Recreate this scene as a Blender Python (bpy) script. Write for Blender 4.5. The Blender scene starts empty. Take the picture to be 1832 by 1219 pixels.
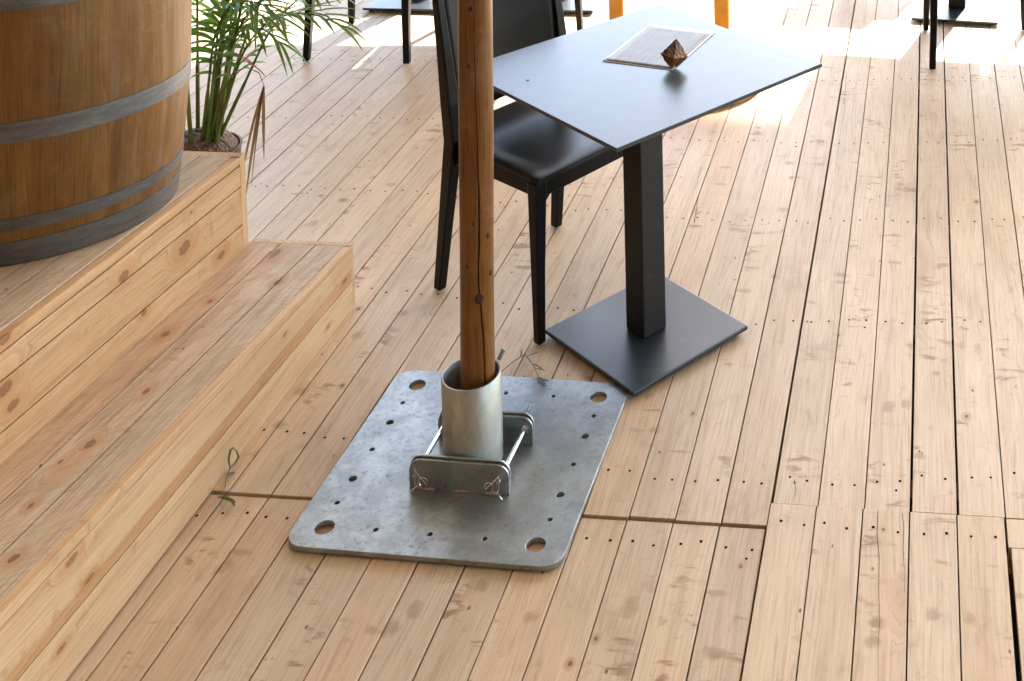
import bpy, bmesh, math, random
from mathutils import Vector, Matrix
from math import sin, cos, pi, radians
random.seed(7)
S = bpy.context.scene
C = S.collection

# ------------------------------------------------------------------ camera
F_PX, CX, CY = 2305.693, 1434.346, -637.437
PIT, ROL, YAW, CAMH = 0.0642292, -0.0115497, 0.0989546, 2.0694744
W0, H0 = 1832.0, 1219.0
cam = bpy.data.cameras.new('camera'); camo = bpy.data.objects.new('camera', cam); C.objects.link(camo)
cam.sensor_width = 36; cam.lens = 36 * F_PX / W0
cam.shift_x = -(CX - W0 / 2) / W0; cam.shift_y = (CY - H0 / 2) / W0
cam.clip_start = 0.05; cam.clip_end = 2000
fh = Vector((-sin(YAW), cos(YAW), 0)); rh = Vector((cos(YAW), sin(YAW), 0)); uz = Vector((0, 0, 1))
fw = fh * cos(PIT) - uz * sin(PIT); up = uz * cos(PIT) + fh * sin(PIT)
rr = rh * cos(ROL) + up * sin(ROL); uu = -rh * sin(ROL) + up * cos(ROL)
camo.matrix_world = Matrix(((rr.x, uu.x, -fw.x, 0), (rr.y, uu.y, -fw.y, 0), (rr.z, uu.z, -fw.z, CAMH), (0, 0, 0, 1)))
S.camera = camo

# ------------------------------------------------------------------ light
SUN_EL = radians(37); SUN_AZ = radians(73.5)          # azimuth from +X towards +Y
w = bpy.data.worlds.new('World'); S.world = w; w.use_nodes = True
nt = w.node_tree; nt.nodes.clear()
sky = nt.nodes.new('ShaderNodeTexSky'); sky.sky_type = 'NISHITA'; sky.sun_disc = False
sky.sun_elevation = SUN_EL; sky.sun_rotation = pi / 2 - SUN_AZ
sky.air_density = 1.0; sky.dust_density = 1.2; sky.ozone_density = 1.0; sky.altitude = 50
bg = nt.nodes.new('ShaderNodeBackground'); bg.inputs[1].default_value = 0.15
wo = nt.nodes.new('ShaderNodeOutputWorld')
nt.links.new(sky.outputs[0], bg.inputs[0]); nt.links.new(bg.outputs[0], wo.inputs[0])
sl = bpy.data.lights.new('sun', 'SUN'); sl.energy = 4.5; sl.angle = radians(0.9); sl.color = (1, 0.95, 0.87)
so = bpy.data.objects.new('sun', sl); C.objects.link(so)
sd = Vector((cos(SUN_EL) * cos(SUN_AZ), cos(SUN_EL) * sin(SUN_AZ), sin(SUN_EL)))
so.rotation_euler = sd.to_track_quat('Z', 'Y').to_euler(); so.location = (0, 0, 12)
S.view_settings.view_transform = 'Standard'; S.view_settings.look = 'None'
S.view_settings.exposure = 2.78; S.view_settings.gamma = 1; S.view_settings.use_curve_mapping = False
S.cycles.max_bounces = 10; S.cycles.diffuse_bounces = 6; S.cycles.use_denoising = True

# measured points: sight line through a pixel of the survey photograph, cut with a known surface of the place
def sight(x, y): return fw + rr * ((x - CX) / F_PX) - uu * ((y - CY) / F_PX)
def img(x, y, z=0.0):
    d = sight(x, y); t = (z - CAMH) / d.z
    return Vector((d.x * t, d.y * t, z))
def imgx(x, y, X):
    d = sight(x, y); t = X / d.x
    return Vector((X, d.y * t, CAMH + d.z * t))
def imgt(x, y, z0, sl_, y0):
    d = sight(x, y); t = (z0 + sl_ * y0 - CAMH) / (d.z + sl_ * d.y)
    return d * t + Vector((0, 0, CAMH))
# ------------------------------------------------------------------ node helpers
class NT:
    def __init__(s, name):
        s.m = bpy.data.materials.new(name); s.m.use_nodes = True
        s.t = s.m.node_tree; s.b = s.t.nodes['Principled BSDF']
    def n(s, t, **kw):
        o = s.t.nodes.new(t)
        for k, v in kw.items(): setattr(o, k, v)
        return o
    def put(s, sock, v):
        if v is None: return
        if isinstance(v, bpy.types.NodeSocket): s.t.links.new(v, sock)
        else: sock.default_value = v
    def math(s, op, a, b=None, c=None, clamp=False):
        o = s.n('ShaderNodeMath', operation=op, use_clamp=clamp)
        s.put(o.inputs[0], a)
        if b is not None: s.put(o.inputs[1], b)
        if c is not None: s.put(o.inputs[2], c)
        return o.outputs[0]
    def mix(s, f, a, b, mode='MIX'):
        o = s.n('ShaderNodeMix', data_type='RGBA', blend_type=mode, clamp_factor=True)
        s.put(o.inputs[0], f); s.put(o.inputs[6], a); s.put(o.inputs[7], b)
        return o.outputs[2]
    def vec(s, x, y, z=0.0):
        o = s.n('ShaderNodeCombineXYZ')
        s.put(o.inputs[0], x); s.put(o.inputs[1], y); s.put(o.inputs[2], z); return o.outputs[0]
    def noise(s, v, scale=1, det=4, rough=.55, dist=0):
        o = s.n('ShaderNodeTexNoise'); s.put(o.inputs['Vector'], v)
        o.inputs['Scale'].default_value = scale; o.inputs['Detail'].default_value = det
        o.inputs['Roughness'].default_value = rough; o.inputs['Distortion'].default_value = dist
        return o.outputs[0]
    def rng(s, v, a, b, c=0.0, d=1.0):
        o = s.n('ShaderNodeMapRange'); s.put(o.inputs[0], v)
        for i, q in enumerate((a, b, c, d)): s.put(o.inputs[i + 1], q)
        o.interpolation_type = 'SMOOTHSTEP' if isinstance(a, float) and a < b else 'LINEAR'
        return o.outputs[0]
    def bump(s, h, st=.3, dist=.001, nrm=None):
        o = s.n('ShaderNodeBump'); o.inputs['Strength'].default_value = st; o.inputs['Distance'].default_value = dist
        s.put(o.inputs['Height'], h)
        if nrm is not None: s.put(o.inputs['Normal'], nrm)
        return o.outputs[0]

def col4(c): return (c[0], c[1], c[2], 1)

def wood(name, light, mid, dark, knot=(.16, .07, .03), rough=.55, spec=.35, scuff=.6, knots=.5, fib=1.0, speck=.6, vary=.3, grainamp=1.0, saw=0, blotch=0, warm=.55, ks=(1.9, 5.4), fixed=(), stains=()):
    """wood whose grain runs along u of the UV map (metres); 'tint' attribute: r brightness, g warmth, b knottiness"""
    k = NT(name); uv = k.n('ShaderNodeUVMap', uv_map='UVMap').outputs[0]
    sp = k.n('ShaderNodeSeparateXYZ'); k.put(sp.inputs[0], uv); u, v = sp.outputs[0], sp.outputs[1]
    at = k.n('ShaderNodeAttribute', attribute_name='tint'); sc = k.n('ShaderNodeSeparateColor'); k.put(sc.inputs[0], at.outputs[0])
    br, wm, kn = sc.outputs[0], sc.outputs[1], sc.outputs[2]
    wob = k.noise(k.vec(k.math('MULTIPLY', u, 1.3), k.math('MULTIPLY', v, 5)), 1, 2)
    # knots push the grain aside
    kv = k.n('ShaderNodeTexVoronoi', feature='F1'); kc = k.vec(k.math('MULTIPLY', u, ks[0]), k.math('MULTIPLY', v, ks[1]))
    k.put(kv.inputs['Vector'], kc); kv.inputs['Scale'].default_value = 1; kv.inputs['Randomness'].default_value = .95
    kd = kv.outputs['Distance']; kr = k.n('ShaderNodeSeparateColor'); k.put(kr.inputs[0], kv.outputs['Color'])
    on = k.math('LESS_THAN', kr.outputs[0], k.math('MULTIPLY', kn, knots))
    ksz = k.math('MULTIPLY_ADD', kr.outputs[1], .075, .03)
    kn_d = k.math('ADD', kd, k.math('MULTIPLY', k.math('SUBTRACT', k.noise(k.vec(k.math('MULTIPLY', u, 40), k.math('MULTIPLY', v, 60)), 1, 2), .5), .05))
    core = k.math('MULTIPLY', on, k.math('SUBTRACT', 1, k.rng(kn_d, k.math('MULTIPLY', ksz, .55), ksz)), clamp=True)
    halo = k.math('MULTIPLY', on, k.math('SUBTRACT', 1, k.rng(kn_d, ksz, k.math('MULTIPLY', ksz, 3.6))), clamp=True)
    pos = k.n('ShaderNodeTexCoord').outputs['Object']
    def nearest(items):
        best = None
        for (P_, R_) in items:
            a_ = k.n('ShaderNodeVectorMath', operation='SUBTRACT'); k.put(a_.inputs[0], pos); a_.inputs[1].default_value = P_
            b_ = k.n('ShaderNodeVectorMath', operation='DIVIDE'); k.put(b_.inputs[0], a_.outputs[0]); b_.inputs[1].default_value = R_
            c_ = k.n('ShaderNodeVectorMath', operation='LENGTH'); k.put(c_.inputs[0], b_.outputs[0])
            best = c_.outputs['Value'] if best is None else k.math('MINIMUM', best, c_.outputs['Value'])
        return best
    if fixed:
        fd = k.math('ADD', nearest(fixed), k.math('MULTIPLY', k.math('SUBTRACT', k.noise(pos, 110, 3, .6), .5), .7))
        core = k.math('MAXIMUM', core, k.math('SUBTRACT', 1, k.rng(fd, .7, 1.05)), clamp=True)
        halo = k.math('MAXIMUM', halo, k.math('SUBTRACT', 1, k.rng(fd, 1.0, 3.4)), clamp=True)
    push = k.math('MULTIPLY', halo, .09)
    vv = k.math('ADD', k.math('ADD', v, k.math('MULTIPLY', wob, .05)), push)
    g1 = k.noise(k.vec(k.math('MULTIPLY', u, .9), k.math('MULTIPLY', vv, 34)), 1, 3, .6, .4)
    g2 = k.noise(k.vec(k.math('MULTIPLY', u, 7), k.math('MULTIPLY', vv, 210)), 1, 4, .6)
    g3 = k.noise(k.vec(k.math('MULTIPLY', u, 2.6), k.math('MULTIPLY', vv, 9)), 1, 4, .6)
    wv = k.n('ShaderNodeTexWave', wave_type='BANDS', bands_direction='Y', wave_profile='SAW')
    k.put(wv.inputs['Vector'], k.vec(k.math('MULTIPLY', u, .35), vv)); wv.inputs['Scale'].default_value = 22
    wv.inputs['Distortion'].default_value = 6; wv.inputs['Detail'].default_value = 2; wv.inputs['Detail Scale'].default_value = .8
    c = k.mix(k.rng(g3, .3, .72), col4(light), col4(mid))
    c = k.mix(k.math('MULTIPLY', k.rng(g1, .45, .75), .55 * grainamp), c, col4(dark))
    c = k.mix(k.math('MULTIPLY', wv.outputs['Fac'], .20 * grainamp), c, col4(dark))
    c = k.mix(k.math('MULTIPLY', k.rng(g2, .45, .72), .42 * fib), c, col4([x * .62 for x in dark]))
    # cross-grain scuffs left by saw and boots
    s1 = k.noise(k.vec(k.math('MULTIPLY', u, 30), k.math('MULTIPLY', v, 9)), 1, 3, .65, .5)
    s2 = k.noise(k.vec(k.math('MULTIPLY', u, 3.1), k.math('MULTIPLY', v, 7)), 1, 2, .5)
    sm = k.math('MULTIPLY', k.rng(s1, .53, .66), k.rng(s2, .52, .66))
    c = k.mix(k.math('MULTIPLY', sm, scuff), c, (.27, .155, .075, 1))
    if blotch:
        b1 = k.noise(k.vec(k.math('MULTIPLY', u, 2.2), k.math('MULTIPLY', v, 4)), 1, 5, .68, .6)
        c = k.mix(k.math('MULTIPLY', k.rng(b1, .5, .72), blotch * .5), c, (.30, .215, .14, 1))
        b3 = k.noise(k.vec(k.math('MULTIPLY', u, 11), k.math('MULTIPLY', v, 17)), 1, 5, .72, .8)
        c = k.mix(k.math('MULTIPLY', k.rng(b3, .56, .7), blotch * .45), c, (.27, .16, .085, 1))
    if saw:
        sw = k.noise(k.vec(k.math('MULTIPLY', k.math('ADD', u, k.math('MULTIPLY', v, .9)), 170), k.math('MULTIPLY', v, 14)), 1, 3, .6, .6)
        c = k.mix(k.math('MULTIPLY', k.rng(sw, .45, .7), saw), c, (.24, .16, .11, 1))
    if stains:
        sd_ = k.math('ADD', nearest(stains), k.math('MULTIPLY', k.math('SUBTRACT', k.noise(pos, 45, 5, .7), .5), 1.9))
        c = k.mix(k.math('MULTIPLY', k.math('SUBTRACT', 1, k.rng(sd_, .35, 1.1)), .5), c, (.27, .155, .075, 1))
    # small dark specks
    sv = k.n('ShaderNodeTexVoronoi', feature='F1'); k.put(sv.inputs['Vector'], k.vec(k.math('MULTIPLY', u, 26), k.math('MULTIPLY', v, 42)))
    sv.inputs['Scale'].default_value = 1
    sr = k.n('ShaderNodeSeparateColor'); k.put(sr.inputs[0], sv.outputs['Color'])
    spk = k.math('MULTIPLY', k.math('SUBTRACT', 1, k.rng(sv.outputs['Distance'], .07, .19)), k.math('LESS_THAN', sr.outputs[0], k.rng(s2, .45, .7, .0, .22)))
    c = k.mix(k.math('MULTIPLY', spk, speck), c, (.13, .07, .04, 1))
    # pores / fine grit
    pn = k.noise(k.vec(k.math('MULTIPLY', u, 160), k.math('MULTIPLY', v, 420)), 1, 2, .6)
    c = k.mix(k.math('MULTIPLY', k.rng(pn, .5, .85), .22), c, col4([x * .5 for x in dark]))
    # long drying crack on a few boards
    c = k.mix(halo, c, k.mix(.45, c, (.38, .17, .05, 1)))
    kring = k.math('MULTIPLY', k.math('SINE', k.math('MULTIPLY', kn_d, 260)), .25)
    c = k.mix(k.math('ADD', core, k.math('MULTIPLY', core, kring), clamp=True), c, col4(knot))
    # board tint
    c = k.mix(k.math('MULTIPLY', wm, warm), c, k.mix(1, c, (.97, .67, .42, 1), 'MULTIPLY'))
    b2 = k.math('MULTIPLY_ADD', br, vary, 1 - vary * .5)
    c = k.mix(1, c, k.vec(b2, b2, b2), 'MULTIPLY')
    k.put(k.b.inputs['Base Color'], c)
    k.put(k.b.inputs['Roughness'], k.math('ADD', rough, k.math('MULTIPLY', k.math('SUBTRACT', g2, .5), .25)))
    k.b.inputs['Specular IOR Level'].default_value = spec
    h = k.math('ADD', k.math('MULTIPLY', g2, .6), k.math('ADD', k.math('MULTIPLY', g1, .5), k.math('MULTIPLY', s1, .35)))
    k.put(k.b.inputs['Normal'], k.bump(h, .35, .0015))
    return k.m

M = {}
UP = [imgx(x, y, -1.905) for x, y in ((331, 443), (396, 456), (222, 494), (9, 606), (9, 695), (258, 559), (342, 380), (24, 725))]
LR = [imgx(x, y, -1.612) for x, y in ((128, 1002), (160, 1036), (510, 599), (587, 585), (618, 503), (110, 1160))]
LT = [imgt(x, y, .178, .063, 3.33) for x, y in ((161, 795), (296, 598), (25, 999), (375, 540), (262, 700), (497, 505), (108, 826), (55, 905))]
KS = [(p, (.01, q * 1.7, q)) for p, q in zip(UP, (.017, .012, .013, .012, .015, .008, .004, .012))] + [(p, (.01, q * 2.6, q)) for p, q in zip(LR, (.008, .007, .004, .0045, .006, .006))]
KT = [(p, (q, q * 1.8, .02)) for p, q in zip(LT, (.011, .009, .008, .006, .008, .010, .005, .006))]
KD = [(img(*p[:2]), (p[2] * .8, p[2] * 1.2, .02)) for p in ((1417, 318, .006), (1385, 495, .006), (1747, 361, .007), (1729, 745, .006), (1020, 1184, .006), (1066, 1140, .005), (641, 553, .0075), (566, 620, .005), (1580, 949, .0045), (1240, 740, .005), (612, 690, .006), (1500, 600, .005), (1325, 1010, .006))]
SD = [(img(*p[:2]), (p[2], p[3], .02)) for p in ((1668, 1100, .020, .022), (1736, 1108, .014, .020), (1590, 728, .022, .026), (1620, 722, .018, .024), (1505, 492, .030, .014), (1508, 505, .028, .010), (1400, 375, .024, .018),
      (1412, 292, .022, .018), (1280, 1057, .028, .008), (1275, 1165, .026, .022), (1330, 520, .030, .012), (1345, 480, .028, .012), (1215, 808, .028, .005), (860, 1045, .022, .02), (950, 1100, .02, .02), (740, 1090, .018, .03), (700, 1120, .02, .03),
      (400, 1010, .020, .03), (500, 760, .02, .02), (540, 700, .022, .02), (640, 600, .02, .02), (720, 560, .022, .02), (1130, 1080, .02, .03), (1170, 770, .02, .015), (1600, 470, .03, .012), (1660, 560, .03, .01), (1610, 330, .02, .02), (1300, 300, .03, .01), (1290, 330, .03, .01), (1560, 1150, .02, .02), (430, 985, .03, .012), (880, 960, .02, .02), (1010, 590, .02, .015), (560, 400, .02, .03), (700, 330, .02, .02))]
M['deck'] = wood('deck_wood', (.62, .49, .35), (.535, .405, .275), (.38, .25, .145), scuff=.95, knots=.5, speck=1.0, spec=.38, rough=.5, vary=.19, fib=.95, blotch=.7, grainamp=.75, warm=.25, fixed=KD, stains=SD)
M['step'] = wood('step_wood', (.56, .41, .25), (.49, .335, .185), (.33, .185, .085), knot=(.22, .11, .05), scuff=.4, knots=.6, speck=.8, spec=.35, rough=.58, ks=(2.6, 6.5), fixed=KS)
M['rough_step'] = wood('rough_sawn_wood', (.56, .45, .335), (.475, .37, .26), (.31, .205, .13), knot=(.20, .11, .06), scuff=.5, knots=.6, speck=1.0, spec=.3, rough=.65, fib=1.6, saw=.42, blotch=.4, vary=.2, fixed=KT)
M['oak'] = wood('barrel_oak', (.225, .115, .028), (.155, .074, .018), (.075, .036, .012), knot=(.07, .03, .015), scuff=.25, knots=.15, speck=1.0, rough=.48, spec=.25, fib=1.25, vary=.12, blotch=.75, grainamp=.8)
M['pole'] = wood('pole_wood', (.215, .098, .016), (.155, .064, .011), (.07, .026, .007), knot=(.05, .02, .01), scuff=.3, knots=.9, speck=.7, rough=.40, spec=.35, grainamp=1.0, fib=1.5, blotch=.7)
M['joist'] = wood('joist_wood', (.30, .16, .07), (.24, .12, .05), (.16, .08, .03), rough=.7)

def simple(name, c, rough=.5, metal=0, spec=.5, bump=0, bscale=300, var=0, vscale=4, coat=0):
    k = NT(name); tc = k.n('ShaderNodeTexCoord').outputs['Object']
    base = col4(c)
    if var:
        nz = k.noise(tc, vscale, 5, .6)
        base = k.mix(k.rng(nz, .3, .7), col4([x * (1 - var) for x in c]), col4([min(1, x * (1 + var)) for x in c]))
    k.put(k.b.inputs['Base Color'], base)
    k.b.inputs['Metallic'].default_value = metal; k.b.inputs['Roughness'].default_value = rough
    k.b.inputs['Specular IOR Level'].default_value = spec; k.b.inputs['Coat Weight'].default_value = coat
    if bump: k.put(k.b.inputs['Normal'], k.bump(k.noise(tc, bscale, 3), bump, .0008))
    return k.m

def galv(name, c=(.42, .45, .47), rough=.42, streak=(1, 1, 1), dirt=.5):
    k = NT(name); tc = k.n('ShaderNodeTexCoord').outputs['Object']
    mp = k.n('ShaderNodeMapping'); mp.inputs['Scale'].default_value = streak; k.put(mp.inputs[0], tc); tc = mp.outputs[0]
    big = k.noise(tc, 11, 6, .7, .3); mid = k.noise(tc, 75, 5, .75, .4); fine = k.noise(tc, 420, 3, .6)
    cc = k.mix(k.rng(big, .32, .7), col4([x * .72 for x in c]), col4([x * 1.12 for x in c]))
    cc = k.mix(k.math('MULTIPLY', k.rng(mid, .52, .74), dirt), cc, col4([x * .38 for x in c]))
    cc = k.mix(k.math('MULTIPLY', k.rng(fine, .62, .8), .35), cc, col4([min(1, x * 1.5) for x in c]))
    k.put(k.b.inputs['Base Color'], cc); k.b.inputs['Metallic'].default_value = .85
    k.put(k.b.inputs['Roughness'], k.math('MULTIPLY_ADD', k.rng(mid, .3, .8), .25, rough))
    k.put(k.b.inputs['Normal'], k.bump(k.math('ADD', mid, k.math('MULTIPLY', fine, .3)), .25, .0012))
    return k.m
M['plate'] = galv('galvanised_plate', (.345, .375, .39), .33, dirt=.7)
M['pipe'] = galv('galvanised_pipe', (.42, .44, .42), .34, (1, 1, .35), .25)
M['rod'] = simple('zinc_rod', (.75, .76, .76), .22, 1)
M['hoop'] = galv('barrel_hoop_steel', (.17, .175, .18), .40, (1, 1, 5), .5)
def charcoal(name, c, rough, spec, fine=.12, coat=0):
    k = NT(name); tc = k.n('ShaderNodeTexCoord').outputs['Object']
    a = k.noise(tc, 5, 5, .6, .4); b = k.noise(tc, 900, 2, .5); d = k.noise(tc, 30, 4, .7, 1.0)
    cc = k.mix(k.rng(a, .3, .7), col4(c), col4([x * 1.35 for x in c]))
    if fine: cc = k.mix(k.math('MULTIPLY', k.rng(d, .58, .75), .12), cc, (.2, .17, .14, 1))
    k.put(k.b.inputs['Base Color'], cc)
    if fine: k.put(k.b.inputs['Roughness'], k.math('MULTIPLY_ADD', k.rng(a, .3, .7), .08, rough))
    else: k.b.inputs['Roughness'].default_value = rough; k.b.inputs['Specular IOR Level'].default_value = spec
    k.b.inputs['Coat Weight'].default_value = coat; k.b.inputs['Coat Roughness'].default_value = rough * .9
    if fine: k.put(k.b.inputs['Normal'], k.bump(b, fine, .0004))
    return k.m
M['tabletop'] = charcoal('charcoal_laminate', (.040, .052, .060), .27, .36, 0, coat=0)
M['tableleg'] = charcoal('black_powder_coat', (.0038, .0028, .0024), .6, .08, .3)
M['tablebase'] = charcoal('grey_powder_coat', (.013, .019, .027), .32, .6, .3, coat=.08)
M['chair'] = simple('anthracite_plastic', (.003, .003, .0034), .35, 0, .17)
M['glide'] = simple('black_rubber', (.012, .012, .012), .7)
M['nail'] = simple('nail_steel', (.010, .008, .007), .9, 0, .05)
M['leaf'] = None
M['pot'] = simple('brown_pot', (.10, .065, .045), .6, 0, .3, .3, 80, .3, 30)
M['soil'] = None
M['orange'] = simple('orange_lacquer', (.66, .34, .065), .4, 0, .5, .2, 60, .15, 8)
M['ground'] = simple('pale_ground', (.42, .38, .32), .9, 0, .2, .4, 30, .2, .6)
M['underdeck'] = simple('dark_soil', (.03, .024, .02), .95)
M['canvas'] = simple('tent_canvas', (.46, .42, .36), .9, 0, .1, .1, 40, .05, 1)
M['wall'] = simple('brown_boards', (.13, .075, .04), .7, 0, .3, .2, 20, .2, 2)

def leafmat(name, a, b, tr):
    k = NT(name); tc = k.n('ShaderNodeTexCoord').outputs['Object']
    nz = k.noise(tc, 14, 3)
    k.put(k.b.inputs['Base Color'], k.mix(k.rng(nz, .35, .65), col4(a), col4(b)))
    k.b.inputs['Roughness'].default_value = .32; k.b.inputs['Specular IOR Level'].default_value = .5
    t = k.n('ShaderNodeBsdfTranslucent'); t.inputs[0].default_value = col4(tr)
    mx = k.n('ShaderNodeMixShader'); mx.inputs[0].default_value = .38
    out = k.t.nodes['Material Output']
    k.t.links.new(k.b.outputs[0], mx.inputs[1]); k.t.links.new(t.outputs[0], mx.inputs[2]); k.t.links.new(mx.outputs[0], out.inputs[0])
    return k.m
M['leaf'] = leafmat('palm_leaf', (.030, .095, .014), (.075, .17, .028), (.20, .38, .06))
M['stem'] = leafmat('palm_stem', (.07, .14, .02), (.16, .21, .04), (.10, .18, .03))
M['dead'] = leafmat('dry_leaf', (.17, .11, .05), (.10, .06, .03), (.2, .12, .05))
M['redleaf'] = leafmat('rusty_leaf', (.42, .12, .03), (.30, .09, .03), (.4, .12, .03))
M['sprig'] = leafmat('grey_green_sprig', (.10, .12, .06), (.17, .19, .10), (.1, .12, .05))
def barkmat():
    k = NT('bark_chips'); tc = k.n('ShaderNodeTexCoord').outputs['Object']
    v = k.n('ShaderNodeTexVoronoi'); k.put(v.inputs['Vector'], tc); v.inputs['Scale'].default_value = 95
    k.put(k.b.inputs['Base Color'], k.mix(v.outputs['Color'], (.025, .012, .008, 1), (.16, .09, .05, 1)))
    k.b.inputs['Roughness'].default_value = .8
    k.put(k.b.inputs['Normal'], k.bump(v.outputs['Distance'], 1, .006)); return k.m
M['soil'] = barkmat()
def rockmat():
    k = NT('amber_rock'); tc = k.n('ShaderNodeTexCoord').outputs['Object']
    a = k.noise(tc, 30, 5, .7, .5)
    k.put(k.b.inputs['Base Color'], k.mix(k.rng(a, .38, .66), (.035, .014, .007, 1), (.36, .15, .035, 1)))
    k.b.inputs['Roughness'].default_value = .45
    k.put(k.b.inputs['Normal'], k.bump(a, .8, .004)); return k.m
M['rock'] = rockmat()
def paper():
    k = NT('laminated_menu_print'); uv = k.n('ShaderNodeUVMap', uv_map='UVMap').outputs[0]
    sp = k.n('ShaderNodeSeparateXYZ'); k.put(sp.inputs[0], uv); u, v = sp.outputs[0], sp.outputs[1]     # metres
    g = k.noise(k.vec(k.math('MULTIPLY', u, 9), k.math('MULTIPLY', v, 90)), 1, 4, .6, .4)
    c = k.mix(k.rng(g, .3, .7), (.11, .09, .082, 1), (.055, .042, .038, 1))
    # rows of tiny type, unreadable at this size, two columns
    row = k.math('FRACT', k.math('MULTIPLY', v, 105)); ink = k.math('LESS_THAN', row, .42)
    wd = k.noise(k.vec(k.math('MULTIPLY', u, 420), k.math('FLOOR', k.math('MULTIPLY', v, 105))), 1, 1)
    ink = k.math('MULTIPLY', ink, k.math('GREATER_THAN', wd, .47))
    edge = k.math('MULTIPLY', k.math('GREATER_THAN', u, .03), k.math('LESS_THAN', u, .255))
    edge = k.math('MULTIPLY', edge, k.math('MULTIPLY', k.math('GREATER_THAN', v, .022), k.math('LESS_THAN', v, .188)))
    c = k.mix(k.math('MULTIPLY', k.math('MULTIPLY', ink, edge), .28), c, (.35, .35, .35, 1))
    # white paper margin
    du = k.math('MINIMUM', u, k.math('SUBTRACT', .286, u)); dv = k.math('MINIMUM', v, k.math('SUBTRACT', .207, v))
    mg = k.math('LESS_THAN', k.math('MINIMUM', du, dv), .006)
    c = k.mix(mg, c, (.6, .62, .65, 1))
    k.put(k.b.inputs['Base Color'], c); k.b.inputs['Roughness'].default_value = .4
    k.b.inputs['Coat Weight'].default_value = .0; k.b.inputs['Specular IOR Level'].default_value = .35
    k.put(k.b.inputs['Normal'], k.bump(k.noise(k.vec(u, v), 22, 2), .25, .004)); return k.m
M['menu'] = paper()

# ------------------------------------------------------------------ mesh helpers
def obj(name, bm, mat, parent=None, smooth=False, bevel=0, mats=None, seg=2):
    me = bpy.data.meshes.new(name)
    bmesh.ops.recalc_face_normals(bm, faces=bm.faces)
    bm.to_mesh(me); bm.free()
    for m in (mats or [mat]): me.materials.append(m)
    if smooth:
        for p in me.polygons: p.use_smooth = True
        me.set_sharp_from_angle(angle=radians(50))
    o = bpy.data.objects.new(name, me); C.objects.link(o)
    if parent: o.parent = parent
    if bevel:
        b = o.modifiers.new('bevel', 'BEVEL'); b.width = bevel; b.segments = seg; b.limit_method = 'ANGLE'; b.angle_limit = radians(40)
        b.harden_normals = False
    return o
def empty(name, loc, rz=0):
    o = bpy.data.objects.new(name, None); o.empty_display_size = .1; C.objects.link(o)
    o.location = loc; o.rotation_euler = (0, 0, rz); return o
def tag(o, label=None, cat=None, group=None, kind=None):
    if label: o['label'] = label
    if cat: o['category'] = cat
    if group: o['group'] = group
    if kind: o['kind'] = kind
    return o
def box(bm, c, s, rot=0, mi=0):
    r = Matrix.Rotation(rot, 4, 'Z')
    vs = []
    for z in (-1, 1):
        for x, y in ((-1, -1), (1, -1), (1, 1), (-1, 1)):
            p = r @ Vector((x * s[0] / 2, y * s[1] / 2, 0)); vs.append(bm.verts.new((c[0] + p.x, c[1] + p.y, c[2] + z * s[2] / 2)))
    for f in ((3, 2, 1, 0), (4, 5, 6, 7), (0, 1, 5, 4), (1, 2, 6, 5), (2, 3, 7, 6), (3, 0, 4, 7)):
        q = bm.faces.new([vs[i] for i in f]); q.material_index = mi
def loft(bm, rings, cap=True, close=True, mi=0):
    V = [[bm.verts.new(p) for p in r] for r in rings]; n = len(rings[0])
    for a, b in zip(V[:-1], V[1:]):
        for i in range(n if close else n - 1):
            j = (i + 1) % n; f = bm.faces.new((a[i], a[j], b[j], b[i])); f.material_index = mi
    if cap:
        bm.faces.new(V[0][::-1]).material_index = mi; bm.faces.new(V[-1]).material_index = mi
    return V
def frame(t):
    t = Vector(t).normalized(); a = Vector((0, 0, 1)) if abs(t.z) < .9 else Vector((1, 0, 0))
    x = t.cross(a).normalized(); return x, t.cross(x).normalized()
def tube(bm, pts, r, n=8, cap=True, mi=0):
    pts = [Vector(p) for p in pts]; rings = []
    rs = r if isinstance(r, (list, tuple)) else [r] * len(pts)
    x = None
    for i, p in enumerate(pts):
        t = (pts[min(i + 1, len(pts) - 1)] - pts[max(i - 1, 0)]).normalized()
        if x is None: x, y = frame(t)
        else:
            x = (x - t * x.dot(t)).normalized(); y = t.cross(x)
        rings.append([p + x * cos(2 * pi * k / n) * rs[i] + y * sin(2 * pi * k / n) * rs[i] for k in range(n)])
    loft(bm, rings, cap, mi=mi)
def lathe(bm, prof, n=48, c=(0, 0), closed=False):
    rings = [[(c[0] + r * cos(2 * pi * k / n), c[1] + r * sin(2 * pi * k / n), z) for k in range(n)] for r, z in prof]
    if closed: rings.append(rings[0])
    V = loft(bm, rings, cap=False)
    if closed: bmesh.ops.remove_doubles(bm, verts=bm.verts, dist=1e-6)

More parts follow.
